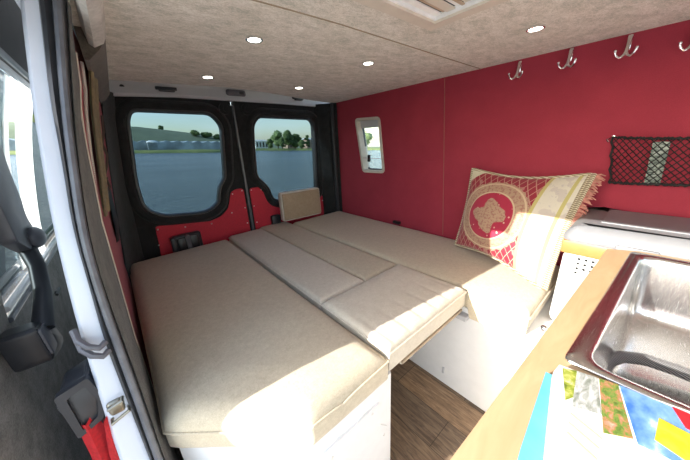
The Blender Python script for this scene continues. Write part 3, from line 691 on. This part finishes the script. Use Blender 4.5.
# board standing at back doors
bd = thing('headrest_board', 'tan padded board with cream edge standing against the rear doors', 'board', (.89,1.55,-.50))
pb = smooth_poly([(.742,-.480),(1.050,-.486),(1.047,-.292),(.742,-.286)], .018, 4)
MB().prism(pb, 'y', 1.530, 1.566, .004).build('edge', MT['creamedge'], bd, smooth=True)
MB().prism(offset_poly(pb, -.009), 'y', 1.521, 1.532, .003).build('pad', MT['brown'], bd, smooth=True)
tag(MB().box(1.02,1.05,1.20,1.23,-.498,-.490).build('x', MT['strap'], None), '', '') if False else None
tag(MB().box(1.222,1.243,.955,1.005,-.497,-.480,.003).build('buckle', MT['blackpl'], None), 'small black buckle between the long cushion and the red wall', 'buckle')

# ------------------------------------------------------------------ pillow
def pillow():
    BL, BR, TL, TR = Vector((1.135,.548,-.490)), Vector((.932,.157,-.476)), Vector((1.205,.535,-.140)), Vector((1.196,.138,-.142))
    nrm = (BR-BL).cross(TL-BL).normalized()
    if nrm.x > 0: nrm = -nrm
    nu, nv = 44, 36; fr = []; uv = []
    def pt(u, v, side):
        p = (BL*(1-u)+BR*u)*(1-v)+(TL*(1-u)+TR*u)*v
        su = math.sin(PI*u); sv = math.sin(PI*v)
        # edges draw in between corners
        p += (TL-BL).normalized()*(-.026*su*(2*v-1)) + (BR-BL).normalized()*(-.014*sv*(2*u-1))
        b = (su*sv)**.55*.052
        w = .004*noise.noise(Vector((u*5, v*5, side)))*su*sv
        return p + nrm*(b+w if side == 0 else -b*.55)
    m = MB(); vs = []; fs = []; uvs = []
    for side in (0, 1):
        for j in range(nv+1):
            for i in range(nu+1):
                vs.append(tuple(pt(i/nu, j/nv, side))); uvs.append((i/nu, j/nv))
    n1 = (nu+1)*(nv+1)
    for side in (0, 1):
        for j in range(nv):
            for i in range(nu):
                a = side*n1+j*(nu+1)+i; fs.append((a, a+1, a+nu+2, a+nu+1))
    m.add(vs, fs)
    t = thing('brocade_pillow', 'crimson and gold brocade pillow with round medallion leaning on the red wall', 'pillow', (1.08,.35,-.5))
    m.build('cover', MT['pillow'], t, smooth=True, uvs=uvs)
    edge = [pt(i/nu,0,0) for i in range(nu)]+[pt(1,j/nv,0) for j in range(nv)]+[pt(1-i/nu,1,0) for i in range(nu)]+[pt(0,1-j/nv,0) for j in range(nv)]
    MB().tube([tuple(p) for p in edge], .0055, 8, closed=True).build('edge_braid', MT['braid'], t, smooth=True)
    k = MB(); side_dir = (TR-TL).normalized()
    k.tube([tuple(pt(1,j/nv,0)+side_dir*.010) for j in range(nv+1)], .007, 8); k.build('side_braid', MT['braid'], t, smooth=True)
    f = MB()
    for i in range(70):
        v = .42+.58*(i+.5)/70; p = pt(1, v, 0)+side_dir*.014; L = .018+random.random()*.010
        q = p+side_dir*L+Vector((random.uniform(-.006,.006), random.uniform(-.004,.004), random.uniform(-.018,.004)))
        f.tube([tuple(p), tuple((p+q)/2+Vector((0,0,.003))), tuple(q)], [.0022,.0026,.0012], 5)
    f.build('fringe', MT['fringe'], t, smooth=True)
    return t
pillow()
tag(MB().box(.985,1.010,.135,.148,-.500,-.470,.002).build('cloth_tab', MT['redcloth'], None), 'small red tab on the bench below the pillow', 'tab') if False else None

# ------------------------------------------------------------------ cool box
cb = thing('cool_box', 'grey lidded cool box with orange band at the red wall, right of the pillow', 'cool box', (1.08,-.1,-.58))
MB().box(.936,1.235,-.32,.127,-.580,-.335,.02,4).build('body', MT['white'], cb, smooth=True)
MB().box(.927,1.238,-.326,.133,-.338,-.298,.006,2).build('orange_band', MT['orange'], cb, smooth=True)
ld = MB(); lo = smooth_poly([(.926,-.33),(1.240,-.33),(1.240,.136),(.945,.136),(.926,.118)], .012, 3)
lr = lambda d, z: [(x, y, z) for x, y in offset_poly(lo, d)]
ld.loft([lr(0,-.2985), lr(.001,-.294), lr(0,-.285), lr(-.010,-.268), lr(-.024,-.258), lr(-.05,-.254)], closed=True, caps=True)
lid = ld.build('lid', MT['coolgrey'], cb, smooth=True, angle=50)
MB().box(1.01,1.19,-.12,.07,-.256,-.2515,.0018,3).build('lid_ridge', MT['coolgrey'], lid)
MB().box(.918,.934,-.05,.025,-.312,-.285,.004).build('lid_catch', MT['coolgrey'], lid, smooth=True)
hm_ = MB()
for j in range(4):
    for i in range(9):
        hm_.disc((0,.088-.015*i,-.350-.0145*j), .0038, 'x', .9352, .9365, 10)
hm_.build('vent_grille', MT['holes'], cb)

# ------------------------------------------------------------------ kitchen unit
CT = -.28
out = [(.16,.066),(.862,.036),(.890,-.02),(.905,-.5),(.12,-.5)]
snk = [(.372,.026),(.866,-.003),(.872,-.34),(.376,-.34)]
ring_solid(out, [(.382,.012),(.856,-.012),(.86,-.325),(.384,-.325)], 'z', CT-.022, CT, c=(.6,-.15)).build('worktop', MT['maple'])
tag(bpy.data.objects['worktop'], 'maple veneered kitchen worktop around the steel sink', 'worktop')
kc = thing('kitchen_cabinet', 'white cabinet under the maple worktop', 'cabinet', (.5,-.2,-1))
ring_solid([(.22,.044),(.872,.026),(.888,-.48),(.18,-.48)], [(.25,.030),(.858,.012),(.872,-.46),(.2,-.46)], 'z', -.999, CT-.023, c=(.5,-.2)).build('carcass', MT['white'], kc)
MB().box(.46,.80,.048,.062,-.80,-.325,.003).build('door', MT['white'], kc)
MB().ball((.515,.070,-.338), .006, (1,1,1), 12).disc((.515,0,-.338), .004, 'y', .060,.070, 10).build('door_knob', MT['chrome'], kc, smooth=True)
# sink
sk = thing('kitchen_sink', 'stainless steel sink with deep rounded bowl set in the worktop', 'sink', (.63,-.17,-.43))
bowl = smooth_poly([(.390,.002),(.846,-.022),(.848,-.31),(.393,-.31)], .026, 6)
rim = smooth_poly(snk, .012, 3)
O, I = ring(rim, bowl, c=(.63,-.16)); N_ = len(O)
cc = Vector((.63,-.16))
def inset(L, d, z): 
    o = []
    for p in L:
        v = Vector(p)-cc; l = v.length; v = v*(1-d/l); o.append((cc.x+v.x, cc.y+v.y, z))
    return o
rows = [[(x, y, CT+.0005) for x, y in O], [(x, y, CT+.003) for x, y in O], inset(O, .003, CT+.005), inset(I, -.008, CT+.0045), inset(I, -.003, CT+.003), inset(I, 0, CT-.002), inset(I, .002, CT-.02), inset(I, .010, CT-.10), inset(I, .015, CT-.125), inset(I, .026, CT-.138), inset(I, .045, CT-.142), inset(I, .12, CT-.145)]
mm = MB(); mm.loft(rows, closed=True); n0 = len(mm.v); mm.f.append(tuple(range(n0-N_, n0)))
mm.build('basin', MT['steel'], sk, smooth=True, angle=60)
MB().disc((.62,-.17,0), .03, 'z', CT-.1445, CT-.1425, 24).build('waste', MT['chrome'], sk)
hp = []
for i in range(40):
    t = i/39
    hp.append((.560+.075*math.sin(t*2.0), .000-.21*t, CT-.128+.018*math.sin(t*PI)))
tag(MB().tube([(.50,-.030,CT-.132),(.53,-.020,CT-.130),(.562,-.014,CT-.128)]+[(.590,-.018,CT-.122),(.612,-.032,CT-.116),(.628,-.058,CT-.114),(.640,-.095,CT-.118),(.648,-.14,CT-.124),(.650,-.20,CT-.130)], .0105, 12).build('shower_hose', MT['steelhose'], None, smooth=True), 'braided metal hose lying in the sink bowl', 'hose')
tag(MB().tube([(.47,-.045,CT-.134),(.505,-.050,CT-.134),(.55,-.034,CT-.132),(.585,-.034,CT-.130),(.62,-.06,CT-.134)], .007, 10).build('x', MT['steelhose'], None), '', '') if False else None

# leaflets
ZL = CT+.014
def leaf(name, poly, z0, z1, mat, lab, cat):
    o = MB().prism(poly, 'z', z0, z1).build(name, mat); return tag(o, lab, cat)
bb = leaf('leaflet', [(.328,.034),(.215,.026),(.06,.010),(.02,-.02),(.10,-.30),(.33,-.10)], CT+.001, ZL-.006, MT['cyan'], 'light blue leaflet under the photo brochure on the worktop', 'leaflet')
bpts = [(.340,.025),(.322,.027),(.10,-.010),(.14,-.28),(.366,-.30),(.362,-.075)]
br_ = leaf('brochure', bpts, ZL-.006, ZL+.003, MT['paper'], 'white photo brochure lying in front of the steel sink', 'brochure')
def ph(nm, poly, mat, dz=.0): MB().prism(poly, 'z', ZL+.003+dz, ZL+.0036+dz).build(nm, mat, br_)
ph('photo', [(.336,.0215),(.343,.010),(.318,-.0035),(.290,.010)], MT['foliage'])
ph('photo', [(.3425,.0095),(.347,-.007),(.296,-.016),(.286,.004)], MT['street'], .0003)
ph('photo', [(.3475,-.0085),(.352,-.023),(.288,-.038),(.276,-.020)], MT['flower'])
ph('photo', [(.352,-.024),(.358,-.090),(.360,-.12),(.30,-.135),(.285,-.041)], MT['psky'])
ph('photo', [(.355,-.060),(.360,-.125),(.334,-.130),(.334,-.068)], MT['pred'], .0006)
ph('photo', [(.330,-.052),(.327,-.085),(.285,-.10),(.300,-.050)], MT['pyel'], .0008)
tx = MB()
for k in range(3):
    tx.prism([(.276-.012*k,.004-.001*k),(.279-.012*k,.0035-.001*k),(.270-.012*k,-.020),(.2672-.012*k,-.020)], 'z', ZL+.003, ZL+.0033)
tx.build('caption', MT['ink'], br_)

# ------------------------------------------------------------------ coat hooks on the red wall
def hook(y, ztop):
    t = thing('coat_hook', 'x', 'coat hook', (1.235,y,ztop-.07), 'double coat hooks on the red wall')
    MB().box(1.234,1.2435,y-.006,y+.006,ztop-.040,ztop,.003).tube([(1.232,y,ztop-.008),(1.226,y,ztop-.03),(1.220,y,ztop-.050)], [.006,.0045,.0055], 10).build('stem', MT['chrome'], t, smooth=True)
    for s in (-1, 1):
        pts = [(1.221,y,ztop-.046),(1.215,y+s*.006,ztop-.058),(1.209,y+s*.013,ztop-.061),(1.205,y+s*.019,ztop-.054),(1.204,y+s*.022,ztop-.046)]
        MB().tube(pts, [.0042,.0038,.0032,.0028,.0028], 8).ball((1.204,y+s*.022,ztop-.043), .0042, (1,1,1), 10).build('prong', MT['chrome'], t, smooth=True)
    return t
h0 = hook(.414, .256); h0['label'] = 'smallest chrome double coat hook, farthest along the red wall'
dup(h0, (0,.265-.414,.003), 'chrome double coat hook, second from the far end, level with a downlight')
dup(h0, (0,.130-.414,.002), 'largest whole chrome double coat hook, above the storage net')
dup(h0, (0,.006-.414,-.010), 'chrome coat hook half cut off at the right edge of the photo')

# ------------------------------------------------------------------ storage net
nt = thing('storage_net', 'black elastic storage net fixed to the red wall above the cool box', 'net', (1.235,-.05,-.18))
Y0, Y1 = .112, -.30
def npos(s, t):   # s along (0 left .. 1 right), t 0 top .. 1 bottom
    y = Y0+(Y1-Y0)*s - .022*t*(1-s)
    zt_ = -.028-.010*math.sin(min(1, s*1.2)*PI)*.9 - .0*s; zb_ = -.172+.006*math.sin(s*PI)
    edge = min(1, s*8)
    x = 1.236-.034*math.sin(PI*(.15+.7*t))*edge
    return Vector((x, y, zt_+(zb_-zt_)*t))
netm = MB(); NC, NR = 25, 7
for i in range(-NR, NC+NR):
    for sgn in (1, -1):
        pts = []
        for j in range(NR*2+1):
            s = (i + sgn*j/2*1.0)/NC if sgn > 0 else (i - j/2*1.0)/NC
            t = j/(NR*2)
            if 0 <= s <= 1: pts.append(npos(s, t)+Vector((.0008*sgn,0,random.uniform(-.0008,.0008))))
        if len(pts) > 1: netm.tube([tuple(p) for p in pts], .0013, 5)
netm.build('mesh', MT['netm'], nt, smooth=True)
for t, r in ((0,.0032), (1,.0036)):
    q = MB(); q.tube([tuple(npos(i/60, t)+Vector((0,0,.0022*math.sin(i*2.3)))) for i in range(61)], r, 8); 
    for i in range(0, 60): 
        if i % 2 == 0: q.ball(tuple(npos(i/60, t)), .0048, (1,.8,1), 6)
    q.build('edge_cord', MT['netm'], nt, smooth=True)
MB().tube([tuple(npos(0, j/10)+Vector((0,.003*math.sin(j*2),0))) for j in range(11)], .003, 8).build('edge_cord', MT['netm'], nt, smooth=True)
MB().disc((0,.110,-.026), .004, 'x', 1.234,1.2435, 12).tube([(1.236,.118,-.030),(1.226,.124,-.034),(1.224,.118,-.042)], .002, 6).build('hook', MT['chrome'], nt, smooth=True)
tag(MB().prism(smooth_poly([(.022,-.045),(-.012,-.045),(-.018,-.166),(.014,-.166)], .004, 2), 'x', 1.222, 1.230).build('packet', MT['packet']), 'green and white printed packet held behind the black net', 'packet')

# ------------------------------------------------------------------ outside, in the level frame (the van stands a little tilted)
n = Vector((.05,-.02,.999)).normalized(); e2 = Vector((0,1,0)); e2 = (e2-n*e2.dot(n)).normalized(); e1 = e2.cross(n)
def EX(x, y, h): return tuple(e1*x+e2*y+n*h)
HW = -1.6
def ext(mb, *a, **k):
    mb.v = [EX(*p) for p in mb.v]; return mb.build(*a, **k)
m = MB(); R = 2500
m.add([(-R,-R,HW),(R,-R,HW),(R,R,HW),(-R,R,HW)], [(0,1,2,3)]); tag(ext(m, 'lake', MT['water'], None), 'blue grey rippled lake seen through the rear windows', 'lake')['kind'] = 'stuff'
m = MB(); m.prism([(-14,-12),(9,-12),(9,3.0),(3,3.4),(-3,3.2),(-14,4)], 'z', HW-.3, -1.32); struct(ext(m, 'ground', MT['soil'], None))
def land(name, outline, h, mat, label, cat, centre):
    m = MB(); c = centre; k = len(outline)
    vs = [(c[0], c[1], h[2])]; 
    for f, hh in ((1.0, HW-.1), (.995, HW+.35), (.97, h[0]), (.5, h[1])):
        vs += [(c[0]+(x-c[0])*f, c[1]+(y-c[1])*f, hh+(.2*noise.noise(Vector((x*.1,y*.1,f))) if f < .99 else 0)) for x, y in outline]
    fs = []
    for r_ in range(3):
        for i in range(k): fs.append((1+r_*k+i, 1+r_*k+(i+1)%k, 1+(r_+1)*k+(i+1)%k, 1+(r_+1)*k+i))
    for i in range(k): fs.append((1+3*k+i, 1+3*k+(i+1)%k, 0))
    m.add(vs, fs); o = ext(m, name, mat, None, smooth=True); return tag(o, label, cat)
shore = [(-120,110),(-40,99),(4,97),(20,95),(30,98),(42,120),(55,140),(75,137),(90,126),(120,118),(170,130),(220,200),(160,420),(0,430),(-200,420)]
struct(land('shore', shore, (HW+.9, HW+1.2, HW+1.6), MT['grass'], None, None, (30,230)))
# hill ridge
m = MB(); xs_ = [i*6-160 for i in range(80)]
rows = []
for j in range(9):
    t = j/8; row = []
    for x in xs_:
        top = 15.0 if x < 10 else max(1.0, 15.5-(x-10)*.125)
        top += .5*noise.noise(Vector((x*.03,2,0)))
        row.append((x*(1+.2*t), 200+60*t+(20*(t-1) if t > 1 else 0), HW+ (top-HW)*math.sin(t*PI/2)**1.3+.4*noise.noise(Vector((x*.05,t*4,1)))))
    rows.append(row)
rows.append([(x*1.3, 300, HW) for x in xs_]); m.loft(rows); struct(ext(m, 'hill', MT['hill'], None, smooth=True))
# greenhouses
gh_ = thing('greenhouse', 'long low glass greenhouse range across the lake under the hill', 'greenhouse', EX(-10,110,HW))
m = MB(); m.add([(-60,104,-.9),(33,104,-.9),(33,104,1.6),(-60,104,1.6),(-60,118,-.9),(33,118,-.9),(33,118,1.6),(-60,118,1.6)], [(0,1,2,3),(4,5,6,7),(1,5,6,2),(0,4,7,3)])
ext(m, 'glass_wall', MT['glassroof'], gh_)
m = MB()
for k in range(31):
    x0 = -60+3*k; m.add([(x0,104,1.6),(x0+1.5,104,2.15),(x0+3,104,1.6),(x0,118,1.6),(x0+1.5,118,2.15),(x0+3,118,1.6)], [(0,1,4,3),(1,2,5,4),(0,1,2),(3,4,5)])
ext(m, 'roof', MT['glassroof'], gh_)
wt = thing('white_tank', 'white domed roof on the greenhouse range', 'tank', EX(9.5,100,HW))
m = MB(); m.ball((9.3,102,1.5), 1.1, (1.3,1,.5), 16); ext(m, 'dome', MT['bwhite'], wt, smooth=True)
m = MB(); m.box(8.1,10.5,101,103.6,-1.2,1.5); ext(m, 'wall', MT['glassroof'], wt)
def building(x0, x1, y, z1, rise, wall, roof, lab, nw):
    x0, x1, y, z1 = x0*1.25, x1*1.25, y*1.25, z1*1.2
    t = thing('house', lab, 'building', EX((x0+x1)/2, y, HW))
    m = MB(); m.box(x0,x1,y,y+8,-1.2,z1); ext(m, 'wall', wall, t)
    m = MB(); m.add([(x0-.4,y-.4,z1),(x1+.4,y-.4,z1),(x1+.4,y+8.4,z1),(x0-.4,y+8.4,z1),(x0,y+4,z1+rise),(x1,y+4,z1+rise)], [(0,1,5,4),(2,3,4,5),(1,2,5),(3,0,4),(0,1,2,3)]); ext(m, 'roof', roof, t)
    for k in range(nw):
        xa = x0+(x1-x0)*(k+.3)/nw; m = MB(); m.box(xa, xa+(x1-x0)/nw*.45, y-.08, y+.02, .2, z1-.6); ext(m, 'window', MT['dwin'], t)
    return t
building(51.8,58.0,126,3.0,.9, MT['bwhite'], MT['broof'], 'white building left of the trees across the lake', 4)
building(69.5,74,126,4.0,1.1, MT['brick'], MT['bgrey'], 'grey roofed house behind the trees across the lake', 2)
building(77,83,120,4.2,1.0, MT['brick'], MT['broof'], 'tan brick house right of the trees across the lake', 3)
def tree(x, y, r, hgt, mat, lab, sq=.8, group='trees on the far shore', base=HW+1.0):
    if base < 0:
        q_ = 1.25 if y/x < 2.8 and x < 100 else 1.1
        x, y, r, hgt = x*q_, y*q_, r*q_, (base+hgt)*q_-base
    t = thing('tree', lab, 'tree', EX(x, y, base), group)
    m = MB(); m.tube([(x,y,base-.3),(x+.1,y,base+hgt*.3),(x,y,base+hgt*.6)], [r*.09,r*.07,r*.04], 8); ext(m, 'trunk', MT['bark'], t)
    m = MB(); rnd = random.Random(int(x*13+y*7)); blobs = []
    for k in range(15):
        a = rnd.random()*2*PI; rr = rnd.random()*r*.62; hz = base+hgt*(.20+.62*rnd.random()); br = r*(.30+.22*rnd.random())
        blobs.append((x+rr*math.cos(a), y+rr*math.sin(a), min(hz, base+hgt-br*sq), br))
    blobs.append((x, y, base+hgt-r*.5*sq, r*.5))
    for bx_, by, bz, br in blobs:
        bm = bmesh.new(); bmesh.ops.create_icosphere(bm, subdivisions=2, radius=br)
        for v in bm.verts:
            c = v.co.copy(); v.co *= 1+.35*noise.noise(c*2.2/br*.6+Vector((bx_,by,bz))); v.co.z *= sq
            v.co += Vector((bx_,by,bz))
        m.bm(bm)
        for q in range(60):
            d = Vector((rnd.gauss(0,1), rnd.gauss(0,1), rnd.gauss(0,1))).normalized()*br*(1+.22*rnd.random()); d.z *= sq
            p = Vector((bx_,by,bz))+d; s1 = br*.09; u = Vector((rnd.gauss(0,1), rnd.gauss(0,1), rnd.gauss(0,1))).normalized()*s1; w = u.orthogonal().normalized()*s1
            m.add([tuple(p-u), tuple(p+w), tuple(p+u), tuple(p-w)], [(0,1,2,3)])
    ext(m, 'crown', mat, t); return t
tree(60.3,120,3.9,8.2, MT['leaf2'], 'pale rounded tree standing above the darker bush, beside the white building')
tree(62,113,3.3,8.2, MT['leaf'], 'dark broad tree in the middle of the far shore clump')
tree(67.2,116,3.2,6.8, MT['leaf'], 'dark tree on the right side of the far shore clump')
tree(55.0,117.5,2.0,4.4, MT['leaf'], 'low dark bush at the left foot of the far shore clump')
tree(70.5,110,1.6,6.3, MT['leaf'], 'slim dark tree apart, right of the far shore clump')
tree(74.3,108,2.0,4.2, MT['leaf2'], 'low pale bush at the right end of the far shore')
tree(66.2,108,2.0,4.0, MT['leaf'], 'low dark bush between the clump and the slim tree')
tree(57.6,110.5,1.9,5.0, MT['leaf'], 'middling dark tree at the front of the far shore clump')
tree(46.5,119,1.3,3.4, MT['leaf'], 'small dark bush at the left end of the right hand shore')
for k, (x, r, hh) in enumerate(((-10,5,13),)):
    pass
tree(31,258*.99,2.2,3.6, MT['leaf'], 'lone small tree on top of the hill', group='trees on the hill', base=12.6)
for k, (x, lab) in enumerate(((66,'bush on the hill slope nearest the window post'), (58,'bush on the hill slope, middle one'), (50,'bush on the hill slope farthest from the window post'))):
    tree(x, 236, 4.2, 4.0, MT['leaf'], lab, group='trees on the hill', base=(11.5-(x-50)*.16)-2.8)
# shore seen through small side window
sh2 = land('shore', [(100,122),(150,96),(260,120),(320,260),(200,320),(120,240)], (HW+1, HW+1.5, HW+2), MT['grass'], None, None, (190,190)); struct(sh2)
for k, (x, y, r, hh, lab) in enumerate(((122,128,8,10,'leftmost tree seen through the small side window'), (138,112,8,11,'middle tree seen through the small side window'), (152,108,8,9.5,'rightmost tree seen through the small side window'))):
    tree(x, y, r, hh, MT['leaf2'], lab, group='trees through the side window')

# ------------------------------------------------------------------ light
sun_dir = Vector((-1, .25, .472)).normalized()
sd_ = bpy.data.lights.new('sun', 'SUN'); sd_.energy = 8.0; sd_.angle = math.radians(.53); sd_.color = (1,.955,.89)
so = bpy.data.objects.new('sun', sd_); COL.objects.link(so); so.rotation_euler = sun_dir.to_track_quat('Z', 'Y').to_euler(); so.location = sun_dir*20
wd = bpy.data.worlds.new('world'); bpy.context.scene.world = wd; wd.use_nodes = True
t = wd.node_tree; t.nodes.clear(); o = t.nodes.new('ShaderNodeOutputWorld'); b = t.nodes.new('ShaderNodeBackground'); s = t.nodes.new('ShaderNodeTexSky')
s.sky_type = 'NISHITA'; s.sun_disc = False; s.sun_elevation = math.asin(sun_dir.z); s.sun_rotation = math.atan2(sun_dir.x, sun_dir.y)
s.air_density = 1.2; s.dust_density = 1.2
tc = t.nodes.new('ShaderNodeTexCoord'); mp = t.nodes.new('ShaderNodeMapping'); mp.inputs['Scale'].default_value = (1,1,4)
nz = t.nodes.new('ShaderNodeTexNoise'); nz.inputs['Scale'].default_value = 2.2; nz.inputs['Detail'].default_value = 6
rp = t.nodes.new('ShaderNodeValToRGB'); rp.color_ramp.elements[0].position = .42; rp.color_ramp.elements[1].position = .75
mx = t.nodes.new('ShaderNodeMix'); mx.data_type = 'RGBA'; mx.inputs[7].default_value = (5.6,5.8,6.2,1)
t.links.new(tc.outputs['Generated'], mp.inputs[0]); t.links.new(mp.outputs[0], nz.inputs['Vector']); t.links.new(nz.outputs['Fac'], rp.inputs[0])
ml = t.nodes.new('ShaderNodeMath'); ml.operation = 'MULTIPLY'; ml.inputs[1].default_value = .5; t.links.new(rp.outputs[0], ml.inputs[0]); t.links.new(ml.outputs[0], mx.inputs[0])
t.links.new(s.outputs[0], mx.inputs[6]); t.links.new(mx.outputs[2], b.inputs[0]); t.links.new(b.outputs[0], o.inputs[0]); b.inputs['Strength'].default_value = .40

# ------------------------------------------------------------------ camera
cd = bpy.data.cameras.new('camera'); cam = bpy.data.objects.new('camera', cd); COL.objects.link(cam)
Rm = Matrix(((.759,.245,-.604),(-.649,.212,-.730),(-.051,.946,.320)))
X = Vector(Rm[0]).normalized(); Yv = Vector(Rm[1]); Yv = (Yv-X*Yv.dot(X)).normalized(); Zv = X.cross(Yv)
Rm = Matrix((X, Yv, Zv))
cam.matrix_world = Matrix.Translation((0,0,S)) @ Rm.to_4x4()
cd.sensor_width = 36; cd.lens = 36*258.6/690; cd.clip_start = .01; cd.clip_end = 6000
sc = bpy.context.scene; sc.camera = cam
sc.view_settings.view_transform = 'Standard'; sc.view_settings.look = 'None'; sc.view_settings.gamma = 1; sc.view_settings.use_curve_mapping = False
sc.view_settings.exposure = 0.66
